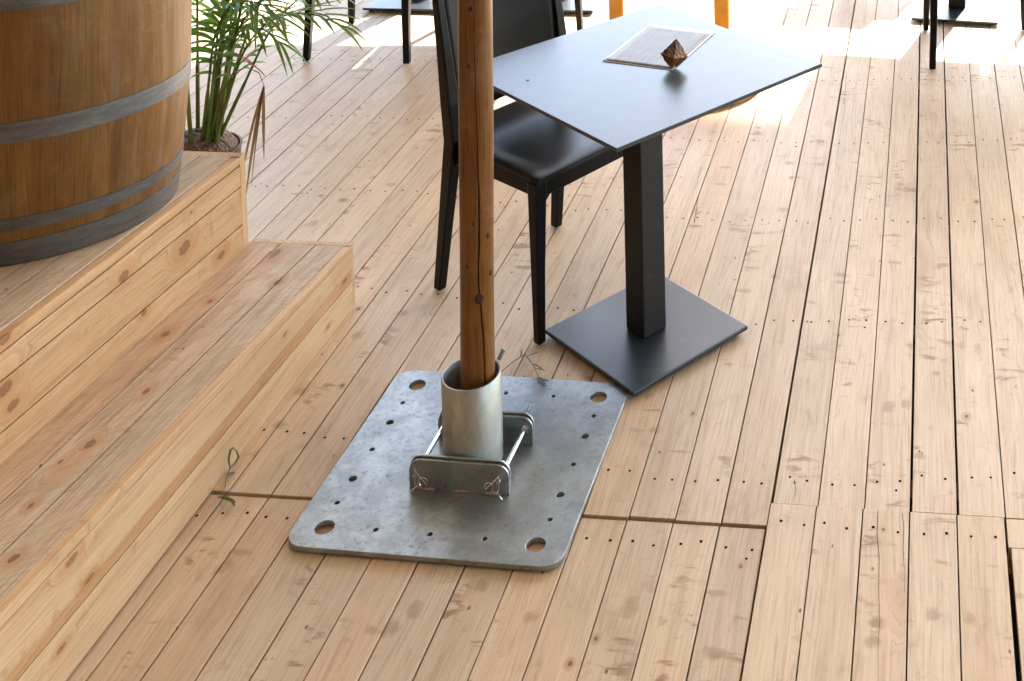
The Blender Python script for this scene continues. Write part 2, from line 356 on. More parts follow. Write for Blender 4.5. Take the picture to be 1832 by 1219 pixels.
# generic board: outer face given by 4 corners (a->b length, a->d width), thickness T inwards
class Boards:
    def __init__(s, name):
        s.name = name; s.bm = bmesh.new(); s.uv = s.bm.loops.layers.uv.new('UVMap'); s.col = s.bm.loops.layers.float_color.new('tint')
    def add(s, a, b, c, d, T, tint=None, ch=.0007, uvo=None, mi=0):
        a, b, c, d = [Vector(q) for q in (a, b, c, d)]
        n = (b - a).cross(d - a).normalized(); bm = s.bm
        L = (b - a).length; Wd = (d - a).length
        uo, vo = uvo or (random.uniform(0, 90), random.uniform(0, 90))
        if tint is None: tint = (random.random(), random.random() * .5, random.random())
        tint = (*tint, 1)
        def ins(p, q1, q2):
            return p + (q1 - p).normalized() * ch + (q2 - p).normalized() * ch
        top = [ins(a, b, d), ins(b, a, c), ins(c, d, b), ins(d, c, a)]
        ring1 = [p - n * ch for p in (a, b, c, d)]; ring2 = [p - n * T for p in (a, b, c, d)]
        uvt = [(0, 0), (L, 0), (L, Wd), (0, Wd)]
        vt = [bm.verts.new(p) for p in top]; v1 = [bm.verts.new(p) for p in ring1]; v2 = [bm.verts.new(p) for p in ring2]
        def face(vs, uvs):
            f = bm.faces.new(vs); f.material_index = mi
            for l, q in zip(f.loops, uvs): l[s.uv].uv = (q[0] + uo, q[1] + vo); l[s.col] = tint
        face(vt, uvt)
        for i in range(4):
            j = (i + 1) % 4
            face((v1[i], v1[j], vt[j], vt[i]), (uvt[i], uvt[j], uvt[j], uvt[i]))
            oi = (uvt[i][0] + (.0 if i % 2 == 0 else T), uvt[i][1] - T); oj = (uvt[j][0] + (.0 if i % 2 == 0 else T), uvt[j][1] - T)
            face((v2[i], v2[j], v1[j], v1[i]), (oi, oj, uvt[j], uvt[i]))
        face(v2[::-1], uvt[::-1])
    def build(s, mat, parent=None, mats=None):
        me = bpy.data.meshes.new(s.name); s.bm.to_mesh(me); s.bm.free()
        for m in (mats or [mat]): me.materials.append(m)
        o = bpy.data.objects.new(s.name, me); C.objects.link(o)
        if parent: o.parent = parent
        return o

# ------------------------------------------------------------------ ground and surroundings
bm = bmesh.new()
for x0, x1, y0, y1 in ((-400, 400, -400, 400),):
    f = bm.faces.new([bm.verts.new(p) for p in ((x0, y0, -.42), (x1, y0, -.42), (x1, y1, -.42), (x0, y1, -.42))])
g = obj('ground', bm, M['ground']); g['kind'] = 'structure'
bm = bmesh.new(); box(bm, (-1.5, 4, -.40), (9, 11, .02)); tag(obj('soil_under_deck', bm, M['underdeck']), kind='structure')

# ------------------------------------------------------------------ deck
B = Boards('deck_floor')
PW = 0.1017; X0 = -0.354
nails = []
JY = [0.35, 0.92, 1.50, 2.06, 2.80, 3.40, 3.945, 4.49, 5.05, 5.60, 6.16, 6.72, 7.28, 7.84, 8.40]
def deck_board(xa, xb, ya, yb, z=0.0, tint=None, joists=True, T=.027):
    z += random.uniform(-.0007, .0007)
    B.add((xa, ya, z), (xa, yb, z), (xb, yb, z), (xb, ya, z), -0.0, tint)
def dboard(xa, xb, ya, yb, z=0.0, tint=None, T=.027, nend0=False, nend1=False):
    z += random.uniform(-.0006, .0006)
    dz = random.uniform(-.0005, .0005)
    # order so that the normal points up: a->b along +Y, a->d along -X
    B.add((xb, ya, z), (xb, yb, z + dz), (xa, yb, z + dz), (xa, ya, z), T, tint)
    w_ = xb - xa
    rows = [y for y in JY if ya + .07 < y < yb - .05]
    if nend1: rows.append(yb - .055)
    if nend0: rows.append(ya + .03)
    for y in rows:
        if random.random() < .03: continue
        jy = y + random.uniform(-.012, .012) + (.05 * sin(xa * 2.3))
        if nend1 and y > yb - .1: jy = y + random.uniform(-.006, .006)
        for s in (.26, .74):
            nails.append((xa + w_ * (s + random.uniform(-.06, .06)), jy + random.uniform(-.007, .007), z + .0004))
            if random.random() < .05: nails.append((xa + w_ * (s + random.uniform(-.1, .1)), jy - .03, z + .0004))
def tnt(x, y):
    return (random.betavariate(2, 2), random.random() ** 2 * .7, random.random())
i = -46
YJ_L, YJ_R = 2.622, 2.688
while i < 22:
    xa = X0 + PW * i; xb = xa + PW
    gw = random.uniform(.0020, .0034)
    if i == -1: gw = .0042       # wide joint at X=-.354
    if i in (2, 3): gw = .0042
    if i <= -1:
        gw0 = gw if i == -1 else gw
        dboard(xa + .0008, xb - gw, YJ_L + random.uniform(-.002, .002), 8.6, 0.0, tnt(0, 0), nend0=False)
    else:
        gg = {0: .0018, 1: .0020, 2: .0042, 3: .0036, 4: .0018}.get(i, gw)
        dboard(xa + (.002 if i in (0, 3, 4) else .0008), xb - gg, YJ_R + random.uniform(-.0015, .0015), 8.6, 0.0, tnt(0, 0))
    # near boards
    if i <= -1:
        dboard(xa - .003 + .0008, xb - .003 - gw, -.2, YJ_L - .0062, -.004, tnt(0, 0), nend1=True)
    elif i <= 4:
        dboard(xa - .003 + .0008, xb - .003 - random.uniform(.0015, .0025), -.2, YJ_R - .0018, 0.0018, tnt(0, 0), nend1=True)
    elif i == 5:
        dboard(xa + .0065, xb + .008, -.2, 2.60, 0, tnt(0, 0), nend1=False)
        dboard(xa + .0008, xb + .0065, 2.602, 2.684, 0, tnt(0, 0))
    else:
        dboard(xa + .0092, xb + .008, -.2, YJ_R - .0018, 0, tnt(0, 0), nend1=True)
    i += 1
deck = B.build(M['deck']); tag(deck, kind='structure')
bm = bmesh.new()
for x, y, z in nails:
    if y < -.1: continue
    r = random.uniform(.0031, .0039); n = 7
    c = bm.verts.new((x, y, z + .0003)); ring = [bm.verts.new((x + r * cos(2 * pi * k / n), y + r * 1.15 * sin(2 * pi * k / n), z)) for k in range(n)]
    for k in range(n): bm.faces.new((c, ring[k], ring[(k + 1) % n]))
no = obj('nail_heads', bm, M['nail'], deck); no['kind'] = 'stuff'
for pts_ in (((1571, 916), (1569, 960), (1573, 1000), (1572, 1060), (1574, 1110), (1571, 1160), (1571, 1260)),
             ((1614, 920), (1617, 945), (1616, 985), (1618, 1030), (1618, 1062)),
             ((1421, 860), (1424, 880), (1419, 899)),
             ((1514, 130), (1512, 165), (1511, 200), (1503, 240), (1500, 275), (1494, 310)),
             ((660, 340), (640, 362), (622, 380)), ((1255, 300), (1247, 330), (1238, 352))):
    bm = bmesh.new(); q = [img(*p) for p in pts_]; rows = []
    for k_, p in enumerate(q):
        t_ = k_ / (len(q) - 1); wd_ = .0005 * (1 - .7 * t_) + .0001
        rows.append((bm.verts.new((p.x - wd_, p.y, .0030)), bm.verts.new((p.x + wd_, p.y, .0030))))
    for a_, b_ in zip(rows[:-1], rows[1:]): bm.faces.new((a_[0], a_[1], b_[1], b_[0]))
    obj('drying_crack', bm, M['nail'], deck)
# joists under the boards
B = Boards('deck_joists')
for y in JY + [2.60, 2.69]:
    B.add((-5.2, y - .03, -.032), (1.9, y - .03, -.032), (1.9, y + .03, -.032), (-5.2, y + .03, -.032), .14, (.5, .6, .5), .002)
tag(B.build(M['joist']), kind='structure')

# ------------------------------------------------------------------ stepped platform
XL, YE = -1.612, 3.335
XU, YU = -1.905, 3.312
YN = 0.9
def ztl(y): return .178 + .063 * (3.33 - y)
def ztu(y): return .442 + .056 * (3.303 - y)
plat = empty('stepped_platform', (-2.2, 2.2, 0))
tag(plat, 'two-level platform of raw sawn boards under the barrel', 'platform')
def P(o): o.matrix_parent_inverse = Matrix.Translation((2.2, -2.2, 0)); return o
def line(x, za, sa, y0=3.33): return lambda y: (x, y, za + sa * (y0 - y))
def riser(name, x, lines, ye, mat, tints, parent, gap=.002, offs=None, T=.022, extra=None):
    Bq = Boards(name)
    for j in range(len(lines) - 1):
        up_, lo = lines[j], lines[j + 1]; xo = x + (offs[j] if offs else 0)
        yn = YN; yf = ye - random.uniform(0, .002)
        zu = lambda y: up_[0] + up_[1] * (3.33 - y) - gap * .5
        zl = lambda y: lo[0] + lo[1] * (3.33 - y) + gap * .5
        # outward normal +X: a->b along +Y, a->d along +Z
        Bq.add((xo, yn, zl(yn)), (xo, yf, zl(yf)), (xo, yf, zu(yf)), (xo, yn, zu(yn)), T, tints[j], .0009)
    o = Bq.build(mat, parent); return P(o)
lstep = obj('lower_step', bmesh.new(), M['step'], plat); P(lstep)
def tread(name, xs, yf, zt, mat, tints, parent, T=.024, gap=.0038):
    Bq = Boards(name)
    for j in range(len(xs) - 1):
        xa, xb = xs[j + 1] + gap * .5, xs[j] - gap * .5
        Bq.add((xb, YN, zt(YN)), (xb, yf, zt(yf)), (xa, yf, zt(yf)), (xa, YN, zt(YN)), T, tints[j], .0009)
    return P(Bq.build(mat, parent))
# tread boards sit behind the front edge strip
tread('lower_tread', [XL - .0215, -1.716, -1.818, -1.93], YE, ztl, M['rough_step'], [(.40, .12, .3), (.5, .12, .9), (.6, .7, 1.0)], plat)
riser('lower_riser', XL, [(.1775, .063), (.1650, .0525), (.1130, .0185), (.0775, .025), (.0, .0)], YE, M['step'],
      [(.75, .25, .2), (.85, .15, .5), (.45, 1.0, .0), (.9, .10, .25)], plat, gap=.0018, offs=[0, 0, -.0015, 0.0])
tread('upper_tread', [XU - .0235] + [XU - .115 - .1015 * k for k in range(0, 14)], YU, ztu, M['rough_step'],
      [(.7, .15, .3), (.6, .3, .5), (.7, .2, .4)] + [(random.random(), random.random() * .4, random.random()) for _ in range(14)], plat)
riser('upper_riser', XU, [(.440, .056), (.4155, .050), (.3555, .052), (.2465, .055), (.172, .063)], YU, M['step'],
      [(.6, .55, .0), (.6, .35, .75), (.5, .45, 1.0), (.55, .5, 1.0)], plat, gap=.0040)
# end boards closing the far ends
Bq = Boards('end_board')
Bq.add((XU + .0005, YU + .0015, ztl(YU) + .002), (XU + .0005, YU + .0015, ztu(YU) + .001), (-3.4, YU + .0015, ztu(YU) + .001), (-3.4, YU + .0015, ztl(YU) + .002), -.02, (.9, .2, .2), .0012)
Bq.add((-3.4, YU + .0085, 0.002), (-3.4, YU + .0085, ztu(YU)), (XU + .0005, YU + .0085, ztu(YU)), (XU + .0005, YU + .0085, 0.002), .0065, (.9, .2, .2), .0012)
P(Bq.build(M['step'], plat))
Bq = Boards('end_board')
Bq.add((XU, YE + .0195, 0.002), (XU, YE + .0195, ztl(YE) - .0005), (XL - .003, YE + .0195, ztl(YE) - .0005), (XL - .003, YE + .0195, 0.002), .018, (.8, .2, .2), .0012)
P(Bq.build(M['step'], plat))
bpy.data.objects.remove(lstep)

# ------------------------------------------------------------------ barrel
slope = math.atan(.056)
bar = empty('wine_barrel', (-2.247, 2.947, ztu(2.947) + .001)); bar.rotation_euler = (-slope, 0, 0)
tag(bar, 'varnished oak barrel with grey steel hoops on the upper step', 'barrel')
def brad(s): return .357 - .163 * (s - .489) ** 2
NST = 26
bm = bmesh.new(); uvl = bm.loops.layers.uv.new('UVMap'); cl = bm.loops.layers.float_color.new('tint')
zs = [0.0] + [.978 * k / 36 for k in range(1, 36)] + [.978]; per = 6; n = NST * per
offs = [(random.uniform(0, 50), random.uniform(0, 50), random.random(), random.random() * .6, random.random()) for _ in range(NST)]
V = [[bm.verts.new(((brad(z) - (.0022 if k % per == 0 else 0)) * cos(2 * pi * k / n), (brad(z) - (.0022 if k % per == 0 else 0)) * sin(2 * pi * k / n), z)) for k in range(n)] for z in zs]
for a in range(len(zs) - 1):
    for k in range(n):
        j = (k + 1) % n; f = bm.faces.new((V[a][k], V[a][j], V[a + 1][j], V[a + 1][k])); st = k // per; f.smooth = True
        u0, v0 = offs[st][0], offs[st][1]
        for l, (z, q) in zip(f.loops, ((zs[a], k), (zs[a], k + 1), (zs[a + 1], k + 1), (zs[a + 1], k))):
            l[uvl].uv = (z + u0, (q - st * per) * .014 + v0); l[cl] = (offs[st][2] * .9, offs[st][3], offs[st][4], 1)
inner = [[bm.verts.new(((brad(z) - .026) * cos(2 * pi * k / n), (brad(z) - .026) * sin(2 * pi * k / n), z)) for k in range(n)] for z in (.978, .95)]
for k in range(n):
    j = (k + 1) % n
    bm.faces.new((V[-1][k], V[-1][j], inner[0][j], inner[0][k])); bm.faces.new((inner[0][k], inner[0][j], inner[1][j], inner[1][k]))
bm.faces.new(V[0][::-1])
me = bpy.data.meshes.new('staves'); bm.to_mesh(me); bm.free(); me.materials.append(M['oak'])
o = bpy.data.objects.new('staves', me); C.objects.link(o); o.parent = bar
bm = bmesh.new(); lathe(bm, [(.001, .945), (.325, .945), (.325, .955), (.001, .955)], 64)
obj('barrel_head', bm, M['oak'], bar)
for z0, z1 in ((0.002, .057), (.082, .113), (.291, .338), (.594, .641), (.865, .896), (.921, .976)):
    bm = bmesh.new(); t = .0024
    mid = (z0 + z1) / 2
    lathe(bm, [(brad(z0) - .001, z0), (brad(z0) + t, z0 + .0004), (brad(mid) + t, mid), (brad(z1) + t, z1 - .0004), (brad(z1) - .001, z1)], 96)
    # one rivet pair
    a0 = random.uniform(2.5, 3.5)
    o = obj('hoop', bm, M['hoop'], bar, smooth=True)
    o.data.set_sharp_from_angle(angle=radians(35))

# ------------------------------------------------------------------ steel pole base
pb = empty('steel_pole_base', (-1.0627, 2.7582, 0.0), -.0205)
tag(pb, 'galvanised square floor plate with a short pipe socket holding the wooden pole', 'pole base')
PT = .0115
def plate_mesh():
    bm = bmesh.new(); hx, hy, rc = .303, .298, .045
    outer = []
    for (sx, sy, a0) in ((1, 1, 0), (-1, 1, 90), (-1, -1, 180), (1, -1, 270)):
        for k in range(9):
            a = radians(a0 + 90 * k / 8); outer.append((sx * (hx - rc) + rc * cos(a), sy * (hy - rc) + rc * sin(a)))
    holes = [(sx * .2341, sy * .2405, .0205) for sx in (-1, 1) for sy in (-1, 1)]
    for sx in (-1, 1):
        for y, r in ((.171, .0056), (.098, .0088), (.003, .0060), (-.094, .0088), (-.168, .0056)): holes.append((sx * .2415, y, r))
    for x in (-.121, .0, .121):
        holes.append((x, -.2355, .0055)); holes.append((x, .2325, .0055))
    def loop(pts, z): 
        vs = [bm.verts.new((x, y, z)) for x, y in pts]; return vs, [bm.edges.new((vs[i], vs[(i + 1) % len(vs)])) for i in range(len(vs))]
    hp = [[(x + r * cos(2 * pi * k / 20), y + r * sin(2 * pi * k / 20)) for k in range(20)] for x, y, r in holes]
    sides = []
    for z in (.001, PT):
        vo, eo = loop(outer, z); es = list(eo); hs = []
        for h in hp:
            vh, eh = loop(h, z); es += eh; hs.append(vh)
        bmesh.ops.triangle_fill(bm, use_beauty=True, use_dissolve=False, edges=es)
        sides.append((vo, hs))
    # triangle_fill may cover holes: drop faces inside a hole
    kill = []
    for f in bm.faces:
        c = f.calc_center_median()
        for x, y, r in holes:
            if (c.x - x) ** 2 + (c.y - y) ** 2 < (r * .96) ** 2 and all(((v.co.x - x) ** 2 + (v.co.y - y) ** 2) ** .5 < r * 1.02 for v in f.verts): kill.append(f)
    bmesh.ops.delete(bm, geom=list(set(kill)), context='FACES_ONLY')
    (a, ha), (b, hb) = sides
    for la, lb in [(a, b)] + list(zip(ha, hb)):
        for k in range(len(la)):
            j = (k + 1) % len(la); bm.faces.new((la[k], la[j], lb[j], lb[k]))
    return bm
obj('floor_plate', plate_mesh(), M['plate'], pb, bevel=.0012)
pbm = Matrix.Rotation(.0205, 3, 'Z')
def L(x, y, z): v = pbm @ Vector((x + 1.0627, y - 2.7582, 0)); return (v.x, v.y, z)
pc = L(-1.0478, 2.735, 0)
bm = bmesh.new(); lathe(bm, [(.0664, .030), (.0664, .2305), (.0656, .2315), (.0622, .2315), (.0615, .2305), (.0615, .030)], 64, pc[:2], True)
o = obj('pipe_socket', bm, M['pipe'], pb, smooth=True); o.data.set_sharp_from_angle(angle=radians(40))
def lug(y, dy, zc, x0=-.1165, x1=.114, z0=.0118, h=.067, T=.006, holes=True):
    """upright plate with rounded top corners, in the base's frame"""
    bm = bmesh.new(); rc = .026; pts = [(x0, z0), (x1, z0)]
    for cx_, a0 in ((x1 - rc, 0), (x0 + rc, 90)):
        for k in range(8):
            a = radians(a0 + 90 * k / 7); pts.append((cx_ + rc * cos(a), z0 + h - rc + rc * sin(a)))
    loft(bm, [[(pc[0] + x, y, z) for x, z in pts], [(pc[0] + x, y + T, z) for x, z in pts]])
    return bm
yF = L(0, 2.640, 0)[1]; yR = L(0, 2.815, 0)[1]
yF, yR = 2.650 - 2.7582, 2.812 - 2.7582
obj('hinge_lug', lug(yF, 0, 0), M['plate'], pb, bevel=.001)
obj('hinge_lug', lug(yF + .0085, 0, 0, h=.069, z0=.014), M['plate'], pb, bevel=.001)
obj('hinge_lug', lug(yR, 0, 0), M['plate'], pb, bevel=.001)
obj('hinge_lug', lug(yR + .0085, 0, 0, h=.069, z0=.014), M['plate'], pb, bevel=.001)
for sx in (-.0975, .095):
    bm = bmesh.new(); tube(bm, [(pc[0] + sx, yF - .016, .0515), (pc[0] + sx, yR + .026, .0515)], .0052, 14)
    rod = obj('hinge_rod', bm, M['rod'], pb, smooth=True)
    for yy in (yF + .0085 + .0062, yR - .003):
        bm = bmesh.new(); tube(bm, [(pc[0] + sx, yy, .0515), (pc[0] + sx, yy + .003, .0515)], .0105, 16); obj('washer', bm, M['rod'], rod)
    # spring clips through the front and rear ends
    bm = bmesh.new(); x = pc[0] + sx; y = yF - .011
    d = 1 if sx > 0 else -1
    pts = [(x, y, .066), (x, y, .034), (x - d * .004, y - .002, .024)]
    tube(bm, pts, .0014, 6)
    pts = [(x + .001, y - .003, .064)]
    for k in range(11):
        a = radians(-40 + 28 * k); pts.append((x - d * (.021 + .010 * cos(a)), y - .006, .041 + .010 * sin(a)))
    pts.append((x - d * .004, y - .005, .029)); pts.append((x + d * .010, y - .009, .016))
    tube(bm, pts, .0011, 6); obj('spring_clip', bm, M['rod'], rod, smooth=True)
    bm = bmesh.new(); y = yR + .022
    tube(bm, [(x + .003, y, .048), (x + .003, y, .075), (x + .010, y, .088)], .0014, 6)
    tube(bm, [(x - .002, y, .050), (x - .002, y + .002, .078), (x + .003, y, .091)], .0014, 6); obj('spring_clip', bm, M['rod'], rod, smooth=True)
# welds
M['weld'] = simple('weld_bead', (.33, .25, .2), .5, .5, .5, .6, 200, .3, 80)
for yy in (yF - .001, yR + .016):
    for x in (-.078, .005, .075):
        bm = bmesh.new(); bmesh.ops.create_icosphere(bm, subdivisions=2, radius=1, matrix=Matrix.Translation((pc[0] + x, yy, .0135)) @ Matrix.Diagonal((.021, .0042, .0035, 1)))
        obj('weld', bm, M['weld'], pb, smooth=True)
bm = bmesh.new(); tube(bm, [(pc[0], pc[1] - .072, .046), (pc[0], pc[1] + .072, .046)], .0064, 12)
obj('pivot_tube', bm, M['pipe'], pb, smooth=True)
bm = bmesh.new()
tube(bm, [(pc[0] + .046, pc[1] + .052, .232), (pc[0] + .055, pc[1] + .063, .252)], .0055, 6)
obj('locking_bolt', bm, simple('blue_zinc_bolt', (.25, .36, .40), .3, .9), pb, bevel=.001)

# ------------------------------------------------------------------ wooden pole
pole = None
bm = bmesh.new(); uvl = bm.loops.layers.uv.new('UVMap'); cl = bm.loops.layers.float_color.new('tint'); n = 56
p0 = Vector((-1.0385, 2.738, .05)); p1 = Vector((-1.0385 + .0225 * 2.6, 2.738 + .002, 2.65)); rings = []
# the long drying crack runs down the camera side
crack = [(.05, .50), (.20, .47), (.30, .40), (.37, .27), (.42, .22), (.46, .06), (.50, .04), (.56, .16), (.70, .10), (.85, .0), (1.0, -.12), (1.2, -.16), (1.6, -.2), (2.65, -.3)]
wdt = [(.05, .016), (.3, .020), (.36, .028), (.41, .014), (.47, .022), (.52, .026), (.66, .016), (.78, .010), (1.0, .004), (1.2, .0), (2.65, 0)]
def interp(t, x):
    for (a, b), (c, d) in zip(t[:-1], t[1:]):
        if x <= c: return b + (d - b) * (x - a) / (c - a)
    return t[-1][1]
view = math.atan2(-2.738, 1.0385)
NR = 130; V = []
for q in range(NR + 1):
    z = .05 + 2.6 * q / NR; c = p0 + (p1 - p0) * (z - .05) / 2.6
    ca = view + interp(crack, z) + .02 * sin(z * 41) + .012 * sin(z * 97); wd = interp(wdt, z); r0 = .0378 + .0005 * sin(z * 9)
    row = []
    for k in range(n):
        # angles crowd around the crack
        t = (k / n) * 2 - 1
        a = ca + pi * (abs(t) ** 1.8 * (1 if t >= 0 else -1)) if True else 0
        da = abs(a - ca)
        r = r0 + .0009 * sin(3 * a + z * 2.5) + .0005 * sin(5 * a - z * 7)
        if wd > 0 and da < wd * 2.2: r -= .012 * max(0, 1 - da / (wd * 2.2)) ** .6
        row.append(bm.verts.new((c.x + r * cos(a), c.y + r * sin(a), z)))
    V.append(row)
for q in range(NR):
    for k in range(n):
        j = (k + 1) % n; f = bm.faces.new((V[q][k], V[q][j], V[q + 1][j], V[q + 1][k])); f.smooth = True
        for l in f.loops:
            co = l.vert.co; a = math.atan2(co.y - p0.y, co.x - p0.x)
            l[uvl].uv = (co.z + 13.2, (a % (2 * pi)) * .0378 + 4.1); l[cl] = (.55, .3, 1, 1)
bm.faces.new(V[0][::-1]); bm.faces.new(V[-1])
me = bpy.data.meshes.new('wooden_pole'); bm.to_mesh(me); bm.free(); me.materials.append(M['pole'])
pole = bpy.data.objects.new('wooden_pole', me); C.objects.link(pole)
tag(pole, 'round orange-brown timber pole with a long crack standing in the steel socket', 'pole')
M['dknot'] = simple('dark_knot', (.035, .014, .006), .45, 0, .4, .8, 200, .4, 60)
for (z, a, s) in ((.425, .10, .013), (.565, .75, .008), (.475, .95, .009), (.50, -.62, .006), (1.09, -.28, .007), (.96, -.42, .006), (.60, -.20, .005)):
    c = p0 + (p1 - p0) * (z - .05) / 2.6; aa = view + a; r = .0372
    bm = bmesh.new(); bmesh.ops.create_icosphere(bm, subdivisions=2, radius=1, matrix=Matrix.Translation((c.x + r * cos(aa), c.y + r * sin(aa), z)) @ Matrix.Rotation(aa, 4, 'Z') @ Matrix.Diagonal((.0016, s * .75, s, 1)))
    obj('pole_knot', bm, M['dknot'], pole, smooth=True)

# ------------------------------------------------------------------ tables
def make_table(name, loc, rz, label, group, top=.678, base=.384, h=.74, col=.077):
    t = empty(name, loc, rz); tag(t, label, 'table', group)
    bm = bmesh.new(); box(bm, (0, 0, h - .005), (top, top, .010)); o = obj('tabletop', bm, M['tabletop'], t, bevel=.0012)
    bm = bmesh.new(); box(bm, (0, 0, h - .014), (.30, .30, .008)); obj('mounting_plate', bm, M['tableleg'], t)
    bm = bmesh.new(); box(bm, (0, 0, .022 + (h - .040) / 2), (col, col, h - .040)); obj('column', bm, M['tableleg'], t, bevel=.004)
    bm = bmesh.new(); box(bm, (0, 0, .0165), (base, base + .004, .011)); bp = obj('base_plate', bm, M['tablebase'], t, bevel=.003)
    for sx in (-1, 1):
        for sy in (-1, 1):
            bm = bmesh.new(); tube(bm, [(sx * (base / 2 - .03), sy * (base / 2 - .03), 0.0006), (sx * (base / 2 - .03), sy * (base / 2 - .03), .011)], .014, 14)
            obj('foot_glide', bm, M['glide'], t)
    return t
def copy_tree(o, parent=None):
    c = o.copy(); C.objects.link(c); c.parent = parent
    for ch in [q for q in bpy.data.objects if q.parent == o]: copy_tree(ch, c)
    return c
TX, TY, TA = -.765, 3.272, -.6785
table = make_table('bistro_table', (TX, TY, 0), TA, 'charcoal square table carrying the menu and brown rock beside the pole', 'charcoal pedestal tables')
bm = bmesh.new(); tube(bm, [(0, 0, .7398), (0, 0, .7406)], .0042, 12)
dx, dy = -1.037 - TX, 3.158 - TY
so_ = obj('screw_cap', bm, M['glide'], table); so_.location = (dx * cos(-TA) - dy * sin(-TA), dx * sin(-TA) + dy * cos(-TA), 0)

# ------------------------------------------------------------------ chairs
def make_chair(label, loc, rz):
    """origin: floor under the seat centre, chair looks along +Y; width .44 depth .43"""
    t = empty('cafe_chair', loc, rz); tag(t, label, 'chair', 'anthracite plastic chairs')
    wB, wF, dB, dF = .2215, .2215, -.2155, .2155
    # side elevation: rear post kinks at the seat
    def post(sx):
        st = [(-.2155, .004, .026, .028), (-.190, .20, .030, .034), (-.158, .400, .034, .044), (-.150, .45, .034, .044), (-.160, .56, .036, .044), (-.178, .70, .030, .036), (-.200, .84, .024, .028), (-.204, .865, .020, .02)]
        rings = []
        for y, z, wx, wy in st:
            xo = sx * (wB - .004 - (.012 if z > .3 else .012 * z / .3)); x0, x1 = xo - wx / 2, xo + wx / 2; y0, y1 = y - wy / 2, y + wy / 2
            rings.append([(x0, y0, z), (x1, y0, z), (x1, y1, z), (x0, y1, z)])
        bm = bmesh.new(); loft(bm, rings); return bm
    for sx in (-1, 1): obj('rear_leg', post(sx), M['chair'], t, bevel=.004)
    for sx in (-1, 1):
        st = [(.214, .004, .024), (.208, .20, .029), (.203, .385, .036), (.2025, .42, .038), (.2025, .438, .038)]
        rings = []
        for y, z, wd in st:
            xo = sx * (wF - .006 - .008 * z / .45 - (wd - .024) / 2); h = wd / 2
            rings.append([(xo - h, y - h, z), (xo + h, y - h, z), (xo + h, y + h, z), (xo - h, y + h, z)])
        bm = bmesh.new(); loft(bm, rings); obj('front_leg', bm, M['chair'], t, bevel=.004)
    # apron rails with rounded undersides where they meet the legs
    def rail(p, q, z0, z1, T, fil=.016):
        p = Vector((*p, 0)); q = Vector((*q, 0)); d = (q - p).normalized(); nn = Vector((-d.y, d.x, 0)) * T / 2; Ln = (q - p).length
        bm = bmesh.new(); N = 24; rings = []
        for k in range(N + 1):
            x = Ln * k / N; e = min(x, Ln - x); zz = z0 - (fil * (1 - math.sqrt(max(0, 1 - (1 - min(e / fil, 1)) ** 2))) if e < fil else 0)
            c = p + d * x
            rings.append([c - nn + Vector((0, 0, zz)), c + nn + Vector((0, 0, zz)), c + nn + Vector((0, 0, z1)), c - nn + Vector((0, 0, z1))])
        loft(bm, rings); return bm
    xf = .187; 
    bm = rail((-xf, .207), (xf, .207), .394, .438, .024)
    obj('seat_rail', bm, M['chair'], t, bevel=.003)
    for sx in (-1, 1):
        obj('seat_rail', rail((sx * .198, -.138), (sx * .198, .187), .394, .438, .022), M['chair'], t, bevel=.003)
    obj('seat_rail', rail((-.175, -.152), (.175, -.152), .394, .436, .022), M['chair'], t, bevel=.003)
    # seat: dished, rear edge curls up a little
    bm = bmesh.new(); NX, NY = 24, 24; g = []
    for j in range(NY + 1):
        y = -.178 + (.222 + .178) * j / NY; row = []
        for k in range(NX + 1):
            hw = .2165 - .006 * (1 - j / NY)
            x = -hw + 2 * hw * k / NX; e = max(0, min(1, (hw - abs(x)) / .06)); ef = max(0, min(1, (.222 - y) / .05))
            yy = (y + .178) / .40
            z = .4545 - .013 * e ** 1.5 * (1 - .3 * yy) * max(0, sin(pi * min(1, max(0, yy)))) ** .6 - .008 * (1 - ef) ** 2 + .022 * max(0, 1 - yy * 5) ** 2
            # round the corners
            row.append((x, y, z))
        g.append(row)
    Vt = [[bm.verts.new(p) for p in r] for r in g]; Vb = [[bm.verts.new((p[0], p[1], .4385)) for p in r] for r in g]
    for j in range(NY):
        for k in range(NX):
            bm.faces.new((Vt[j][k], Vt[j][k + 1], Vt[j + 1][k + 1], Vt[j + 1][k])).smooth = True
            bm.faces.new((Vb[j][k], Vb[j + 1][k], Vb[j + 1][k + 1], Vb[j][k + 1]))
    bd = [(0, k) for k in range(NX)] + [(j, NX) for j in range(NY)] + [(NY, k) for k in range(NX, 0, -1)] + [(j, 0) for j in range(NY, 0, -1)]
    for (a, b), (c, d) in zip(bd, bd[1:] + bd[:1]): bm.faces.new((Vt[a][b], Vb[a][b], Vb[c][d], Vt[c][d]))
    obj('seat', bm, M['chair'], t, bevel=.004)
    # backrest panel, gently hollow, leans back
    bm = bmesh.new(); NX, NZ = 20, 16; Vf, Vk = [], []
    for j in range(NZ + 1):
        z = .505 + (.868 - .505) * j / NZ; rf, rb = [], []
        for k in range(NX + 1):
            s = -1 + 2 * k / NX; x = s * (.188 + .006 * j / NZ); yb = interp([(.45, -.150), (.56, -.160), (.70, -.178), (.84, -.200), (.9, -.209)], z)
            y = yb + .006 - .030 * (1 - s * s)
            zz = z + (.010 * (1 - s * s) if j == NZ else 0)
            rf.append(bm.verts.new((x, y + .006, zz))); rb.append(bm.verts.new((x, y - .006, zz)))
        Vf.append(rf); Vk.append(rb)
    for j in range(NZ):
        for k in range(NX):
            bm.faces.new((Vf[j][k], Vf[j][k + 1], Vf[j + 1][k + 1], Vf[j + 1][k])).smooth = True
            bm.faces.new((Vk[j][k], Vk[j + 1][k], Vk[j + 1][k + 1], Vk[j][k + 1])).smooth = True
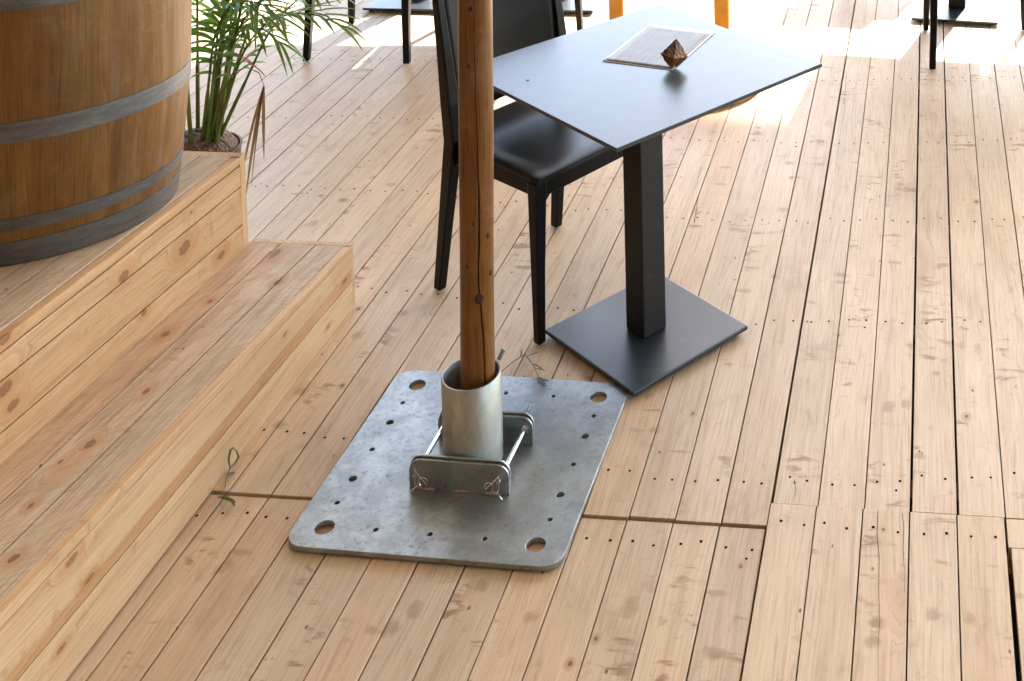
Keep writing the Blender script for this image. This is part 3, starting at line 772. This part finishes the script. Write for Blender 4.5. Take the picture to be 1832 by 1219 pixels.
    bd = [(0, k) for k in range(NX)] + [(j, NX) for j in range(NZ)] + [(NZ, k) for k in range(NX, 0, -1)] + [(j, 0) for j in range(NZ, 0, -1)]
    for (a, b), (c, d) in zip(bd, bd[1:] + bd[:1]): bm.faces.new((Vf[a][b], Vk[a][b], Vk[c][d], Vf[c][d]))
    obj('backrest', bm, M['chair'], t)
    return t
# near chair: front-left foot (-1.04,3.209), rear-left (-1.408,3.436), faces -33 deg
ang = radians(-32.5); dv = Vector((cos(ang), sin(ang))); sv = Vector((-dv.y, dv.x))
cc = Vector((-1.224, 3.322)) + sv * .2215
chair = make_chair('charcoal chair behind the pole, tucked diagonally under the table with the menu', (cc.x, cc.y, 0), ang - pi / 2)
def place_chair(x, y, rz, label):
    c = copy_tree(chair); c.location = (x, y, 0); c.rotation_euler = (0, 0, rz); c['label'] = label; return c
place_chair(-2.39, 5.262, radians(.5), 'dark chair legs at the back just right of the palm, before the far left table')
place_chair(-1.79, 5.275, radians(-8), 'dark chair mostly hidden by the near chair, right of the far left pair of tables')
place_chair(.205, 5.372, radians(4), 'dark chair at the far right of the deck before the far right table')
# companions on the far side, above the frame: they cast the shade on the boards
place_chair(-.20, 6.48, radians(176), 'dark chair on the far side of the far right table')
place_chair(-2.45, 6.45, radians(182), 'dark chair on the far side of the far left table')
def place_table(x, y, rz, label):
    c = copy_tree(table); c.location = (x, y, 0); c.rotation_euler = (0, 0, rz); c['label'] = label
    for ch in [q for q in bpy.data.objects if q.parent == c and q.name.startswith('screw_cap')]: bpy.data.objects.remove(ch)
    return c
place_table(-2.436, 5.822, radians(.5), 'base plate and column of the far left table beside the palm')
place_table(-1.744, 5.85, radians(2), 'base plate of the far table between the near chair and the orange stand')
place_table(.119, 5.843, radians(-5), 'base plate and column of the far right table behind a thin dark chair leg')
place_table(.83, 5.80, radians(-3), 'table beyond the right edge of the deck view')

# ------------------------------------------------------------------ things on the table
mc = empty('menu_card', (0, 0, 0)); bpy.data.objects.remove(mc)
bm = bmesh.new(); uvl = bm.loops.layers.uv.new('UVMap')
NX, NY = 12, 8; V = [[None] * (NY + 1) for _ in range(NX + 1)]; lw, lh = .286, .207
for i_ in range(NX + 1):
    for j_ in range(NY + 1):
        u_ = lw * i_ / NX; v_ = lh * j_ / NY; z = .0003 + .0008 * (i_ / NX) ** 3 * (1 - j_ / NY) + .0006 * (j_ / NY) ** 4
        V[i_][j_] = bm.verts.new((u_ - lw / 2, v_ - lh / 2, z))
for i_ in range(NX):
    for j_ in range(NY):
        f = bm.faces.new((V[i_][j_], V[i_ + 1][j_], V[i_ + 1][j_ + 1], V[i_][j_ + 1])); f.smooth = True
        for l in f.loops: l[uvl].uv = (l.vert.co.x + lw / 2, l.vert.co.y + lh / 2)
me = bpy.data.meshes.new('menu_card'); bm.to_mesh(me); bm.free(); me.materials.append(M['menu'])
menu = bpy.data.objects.new('menu_card', me); C.objects.link(menu)
menu.location = (-.742, 3.410, .7406); menu.rotation_euler = (0, 0, radians(90 - 13.4))
smd = menu.modifiers.new('thick', 'SOLIDIFY'); smd.thickness = .0003; smd.offset = 1
tag(menu, 'laminated brownish menu sheet with a white margin lying on the charcoal table', 'menu')
bm = bmesh.new(); bmesh.ops.create_icosphere(bm, subdivisions=5, radius=1)
for v in bm.verts:
    d = v.co.normalized(); p_ = .98; r = 1 / (abs(d.x) ** p_ + abs(d.y) ** p_ + abs(d.z) ** p_) ** (1 / p_)
    nse = 1 + .05 * sin(d.x * 9 + 1) * sin(d.y * 8) + .03 * sin(d.z * 17 + d.x * 11)
    v.co = Vector((d.x * .92, d.y * .80, max(d.z, -.62 / max(r, .01)) * 1.12)) * r * .0405 * nse
rock = obj('brown_rock', bm, M['rock'], smooth=True)
rock.rotation_euler = (radians(-6), radians(9), radians(10)); rock.location = (-.6745, 3.268, .7405)
bpy.context.view_layer.update()
zm = min((rock.matrix_world @ v.co).z for v in rock.data.vertices); rock.location.z += .7425 - zm
tag(rock, 'small amber-brown pointed rock weighting the corner of the menu', 'rock')

# ------------------------------------------------------------------ orange stand behind the table
st = empty('orange_stand', (-.95, 4.95, 0)); tag(st, 'orange wooden stand with two posts and a round foot behind the table', 'stand')
bm = bmesh.new(); lathe(bm, [(.001, .004), (.288, .004), (.295, .008), (.295, .026), (.288, .031), (.001, .031)], 72); o = obj('round_foot', bm, M['orange'], st)
for x in (-.317, .113):
    bm = bmesh.new(); box(bm, (x, .07, .40), (.060, .05, .74)); obj('post', bm, M['orange'], st, bevel=.006)
bm = bmesh.new(); lathe(bm, [(.001, .77), (.335, .77), (.34, .775), (.34, .792), (.333, .797), (.001, .797)], 72); obj('round_top', bm, M['orange'], st)

# ------------------------------------------------------------------ potted palm
palm = empty('potted_palm', (-2.285, 3.71, .045)); tag(palm, 'green feathery palm in a bark-filled pot behind the steps, right of the barrel', 'palm')
bm = bmesh.new(); lathe(bm, [(.001, -.044), (.10, -.044), (.128, .205), (.131, .213), (.124, .215), (.118, .19), (.001, .19)], 56); obj('pot', bm, M['pot'], palm, smooth=True)
bm = bmesh.new(); lathe(bm, [(.001, .262), (.06, .257), (.10, .236), (.1225, .206)], 40)
for k in range(260):
    a = random.uniform(0, 2 * pi); r = .117 * math.sqrt(random.random())
    m_ = Matrix.Translation((r * cos(a), r * sin(a), .260 - .050 * (r / .117) ** 2 + random.uniform(0, .006))) @ Matrix.Rotation(random.uniform(0, 6), 4, 'Z') @ Matrix.Rotation(random.uniform(-.6, .6), 4, 'X') @ Matrix.Diagonal((random.uniform(.008, .016), random.uniform(.004, .008), .003, 1))
    bmesh.ops.create_cube(bm, size=1, matrix=m_)
tag(obj('bark_chips', bm, M['soil'], palm), kind='stuff')
def leaflet(bm, base, d, L_, wd, droop, nrm, mi=0):
    """a folded strip"""
    d = d.normalized(); side = d.cross(nrm).normalized(); N = 6; prev = None
    for k in range(N + 1):
        t = k / N; p = base + d * L_ * t + Vector((0, 0, -1)) * droop * L_ * t * t
        hw = wd * (max(0, sin(pi * min(1, .12 + t * .88))) ** .7) * .5 if k < N else .0003
        c = [bm.verts.new(p - side * hw + nrm * hw * .45), bm.verts.new(p), bm.verts.new(p + side * hw + nrm * hw * .45)]
        if prev:
            for a in (0, 1):
                f = bm.faces.new((prev[a], prev[a + 1], c[a + 1], c[a])); f.smooth = True
        prev = c
def frond(stem_base, azi, lean, height, blade, drop, mat='leaf', nl=15, ll=.17, name='frond'):
    """stem rising then arching outwards, leaflets on both sides of the outer part"""
    bm = bmesh.new(); bl = bmesh.new(); hd = Vector((cos(azi), sin(azi), 0)); pts = []; N = 30
    Lt = height + blade
    p = Vector(stem_base); ang_ = radians(90 - lean)
    for k in range(N + 1):
        pts.append(p.copy()); s = k / N; st_ = Lt / N
        e = ang_ if s < height / Lt else ang_ - drop * ((s - height / Lt) / (blade / Lt)) ** 1.2
        p = p + (hd * cos(e) + Vector((0, 0, 1)) * sin(e)) * st_
    rs = [(.0044 * (1 - .75 * k / N) + .0006) * (1.35 if k < 8 else 1) for k in range(N + 1)]
    tube(bm, pts, rs, 6)
    k0 = int(N * height / Lt)
    for q in range(nl):
        f_ = q / (nl - 1); kk = k0 + f_ * (N - k0 - .01); i0 = int(kk); fr = kk - i0
        pp = pts[i0].lerp(pts[min(i0 + 1, N)], fr); tg = (pts[min(i0 + 1, N)] - pts[max(i0 - 1, 0)]).normalized()
        sd_ = tg.cross(Vector((0, 0, 1))); sd_ = sd_.normalized() if sd_.length > .05 else Vector((-hd.y, hd.x, 0))
        nn = sd_.cross(tg).normalized()
        for s_ in (-1, 1):
            opn = radians(58 - 38 * f_ + random.uniform(-9, 9)); dd = tg * cos(opn) + sd_ * s_ * sin(opn) + nn * random.uniform(.0, .28)
            leaflet(bl, pp, dd, ll * (.62 + .38 * sin(pi * (.15 + .8 * f_))) * random.uniform(.85, 1.12), .0128 * random.uniform(.75, 1.2), random.uniform(.15, .55), nn)
    s_o = obj('stem', bm, M['stem'], palm, smooth=True)
    f_o = obj(name, bl, M[mat], s_o)
    return pts
random.seed(21)
def Lp(x, y, z): return Vector((x + 2.285, y - 3.71, z - .045))
specs = []
for q in range(16):
    a = random.uniform(0, 2 * pi); r = .012 + .072 * math.sqrt(random.random())
    az = a + random.uniform(-.7, .7)
    specs.append((r * cos(a) - .005, r * sin(a) * .8 - .005, az, random.uniform(2, 13), random.uniform(.26, .62), random.uniform(.38, .62), random.uniform(1.0, 1.9)))
for bx, by, az, le, h_, bld, dr in specs:
    frond((bx, by, .235), az, le, h_, bld, dr, nl=random.randint(12, 17), ll=random.uniform(.14, .20))
# fronds that reach to the right, seen in front of the bright boards
frond((.05, -.02, .235), -.12, 17, .30, .44, 1.55, nl=15, ll=.17)
frond((.04, .01, .235), .05, 15, .42, .50, 1.25, nl=16, ll=.18)
frond((.05, -.03, .235), -.55, 14, .34, .36, 1.9, nl=13, ll=.16)
frond((.03, .03, .235), .35, 20, .34, .46, 1.2, nl=15, ll=.17)
frond((.045, -.01, .235), -.25, 10, .24, .34, 2.2, nl=12, ll=.15)
frond((.06, -.01, .235), -.18, 22, .26, .46, 1.7, nl=15, ll=.17)
frond((.05, .0, .235), -.02, 9, .40, .46, 1.75, nl=15, ll=.18)
frond((.06, .02, .235), .18, 26, .30, .50, 1.35, nl=16, ll=.17)
frond((.03, -.02, .235), -.4, 12, .30, .42, 2.0, nl=14, ll=.16)
# a spent frond: thin stalk and hanging dry strands
bm = bmesh.new(); bl = bmesh.new()
pts = [Lp(-2.22, 3.70, .28), Lp(-2.16, 3.64, .46), Lp(-2.06, 3.55, .575), Lp(-1.98, 3.48, .62), Lp(-1.915, 3.43, .625), Lp(-1.885, 3.40, .60)]
tube(bm, pts, [.0022, .002, .0018, .0016, .0013, .001], 6)
for dx_, L_, w_ in ((-.085, .25, .008), (-.05, .27, .009), (-.02, .18, .010), (-.065, .19, .007), (-.035, .23, .005)):
    leaflet(bl, pts[-1], Vector((dx_ * 4, random.uniform(-.15, .15), -.9)), L_, w_, .25, Vector((0, -1, .1)))
s_o = obj('stem', bm, M['dead'], palm, smooth=True); f_o = obj('dry_frond', bl, M['dead'], s_o); f_o['label'] = 'dry brown hanging frond'
bm = bmesh.new()
for k in range(5):
    leaflet(bm, Lp(-1.99 + .012 * k, 3.45, .66 - .006 * k), Vector((.8, -.1, .1 - .12 * k)), .045, .006, .3, Vector((0, 0, 1)))
o = obj('rusty_leaflet', bm, M['redleaf'], palm)

# ------------------------------------------------------------------ litter on the boards
def sprig(name, pts, leaves, label, rad=.0012, mat='sprig'):
    bm = bmesh.new(); pts = [Vector(p) for p in pts]; tube(bm, pts, rad, 5)
    for (t, az, L_, w_, dr) in leaves:
        kk = t * (len(pts) - 1); i0 = min(int(kk), len(pts) - 2); p = pts[i0].lerp(pts[i0 + 1], kk - i0)
        leaflet(bm, p, Vector((cos(az), sin(az), .12)), L_, w_, dr, Vector((0, 0, 1)))
    o = obj(name, bm, M[mat]); tag(o, label, 'sprig', 'dry plant sprigs on the boards'); return o
sprig('dry_sprig', [(-1.105, 3.075, .004), (-1.075, 3.11, .018), (-1.055, 3.135, .02), (-1.02, 3.10, .012), (-.995, 3.06, .004)],
      [(.4, 1.8, .035, .005, .1), (.55, .6, .04, .004, .1), (.7, -.6, .05, .005, .1), (.8, -.2, .03, .005, .1), (.95, -1.2, .03, .007, .1)],
      'thin dry sprig lying behind the steel plate by the pole')
q0, q1, q2 = img(397, 886, .004), imgx(405, 853, -1.598), imgx(412, 838, -1.596)
qs = sprig('dry_sprig', [q0, q0.lerp(q1, .5) + Vector((.003, 0, 0)), q1, q2], [(.66, 1.2, .018, .006, .1)],
      'pale green sprig with looped leaves leaning against the lower step', .0013)
bm = bmesh.new()
for pts_ in (((412, 838), (409, 822), (412, 806), (417, 801), (421, 806)), ((412, 838), (421, 830), (427, 818), (424, 808), (419, 803)), ((405, 853), (415, 846), (424, 845), (427, 850))):
    tube(bm, [imgx(x, y, -1.5955) for x, y in pts_], [.0012, .0022, .0026, .0018, .0006][:len(pts_)], 5)
obj('curled_leaf', bm, M['sprig'], qs, smooth=True)
sprig('dry_leaf', [(-1.585, 2.60, .003), (-1.57, 2.596, .006), (-1.55, 2.588, .005), (-1.535, 2.578, .003)], [(.1, -.4, .04, .012, .05), (.5, -.5, .03, .010, .05)],
      'small curled green leaf at the foot of the lower step', .0016)
sprig('dry_leaf', [(-.998, 3.056, .012), (-.985, 3.045, .016), (-.97, 3.035, .0125)], [(.1, -.7, .03, .010, .05), (.6, -.4, .022, .008, .05)],
      'little dark leaf on the far edge of the steel plate', .0012)
sprig('dry_sprig', [(-.742, 3.86, .003), (-.740, 3.88, .03), (-.736, 3.90, .07)], [(.3, 1.0, .03, .003, .0), (0, 1.8, .02, .003, 0)],
      'short upright stalk in a board gap behind the table column', .001)

# ------------------------------------------------------------------ canopy and the closed sides (outside the frame)
can = empty('tent_canopy', (0, 2, 5)); tag(can, 'large pale canvas canopy over the deck', 'canopy')
HR = 9.0; back = 4.73 + cos(SUN_EL) * sin(SUN_AZ) * HR / sin(SUN_EL)
xs_ = [-9 + .85 * k for k in range(28)]
bm = bmesh.new(); sh = cos(SUN_EL) * cos(SUN_AZ) * HR / sin(SUN_EL)
prev = None
edge = []
for x in xs_: edge.append((x, back + .0))
va = [bm.verts.new((x, -2.6, HR - 5)) for x, y in edge]; vb = [bm.verts.new((x, y, HR)) for x, y in edge]
for k in range(len(edge) - 1): bm.faces.new((va[k], va[k + 1], vb[k + 1], vb[k]))
o = obj('canvas_roof', bm, M['canvas'], can); o.matrix_parent_inverse = Matrix.Translation((0, -2, -5))
bm = bmesh.new(); box(bm, (-5.6, 1.5, 1.9), (.12, 9, 4.6))
tag(obj('side_wall', bm, M['wall']), 'brown boarded wall left of the deck', 'wall')
bm = bmesh.new(); box(bm, (0, -2.4, 1.9), (13, .12, 4.6))
tag(obj('back_wall', bm, M['wall']), 'brown boarded wall behind the viewpoint', 'wall')
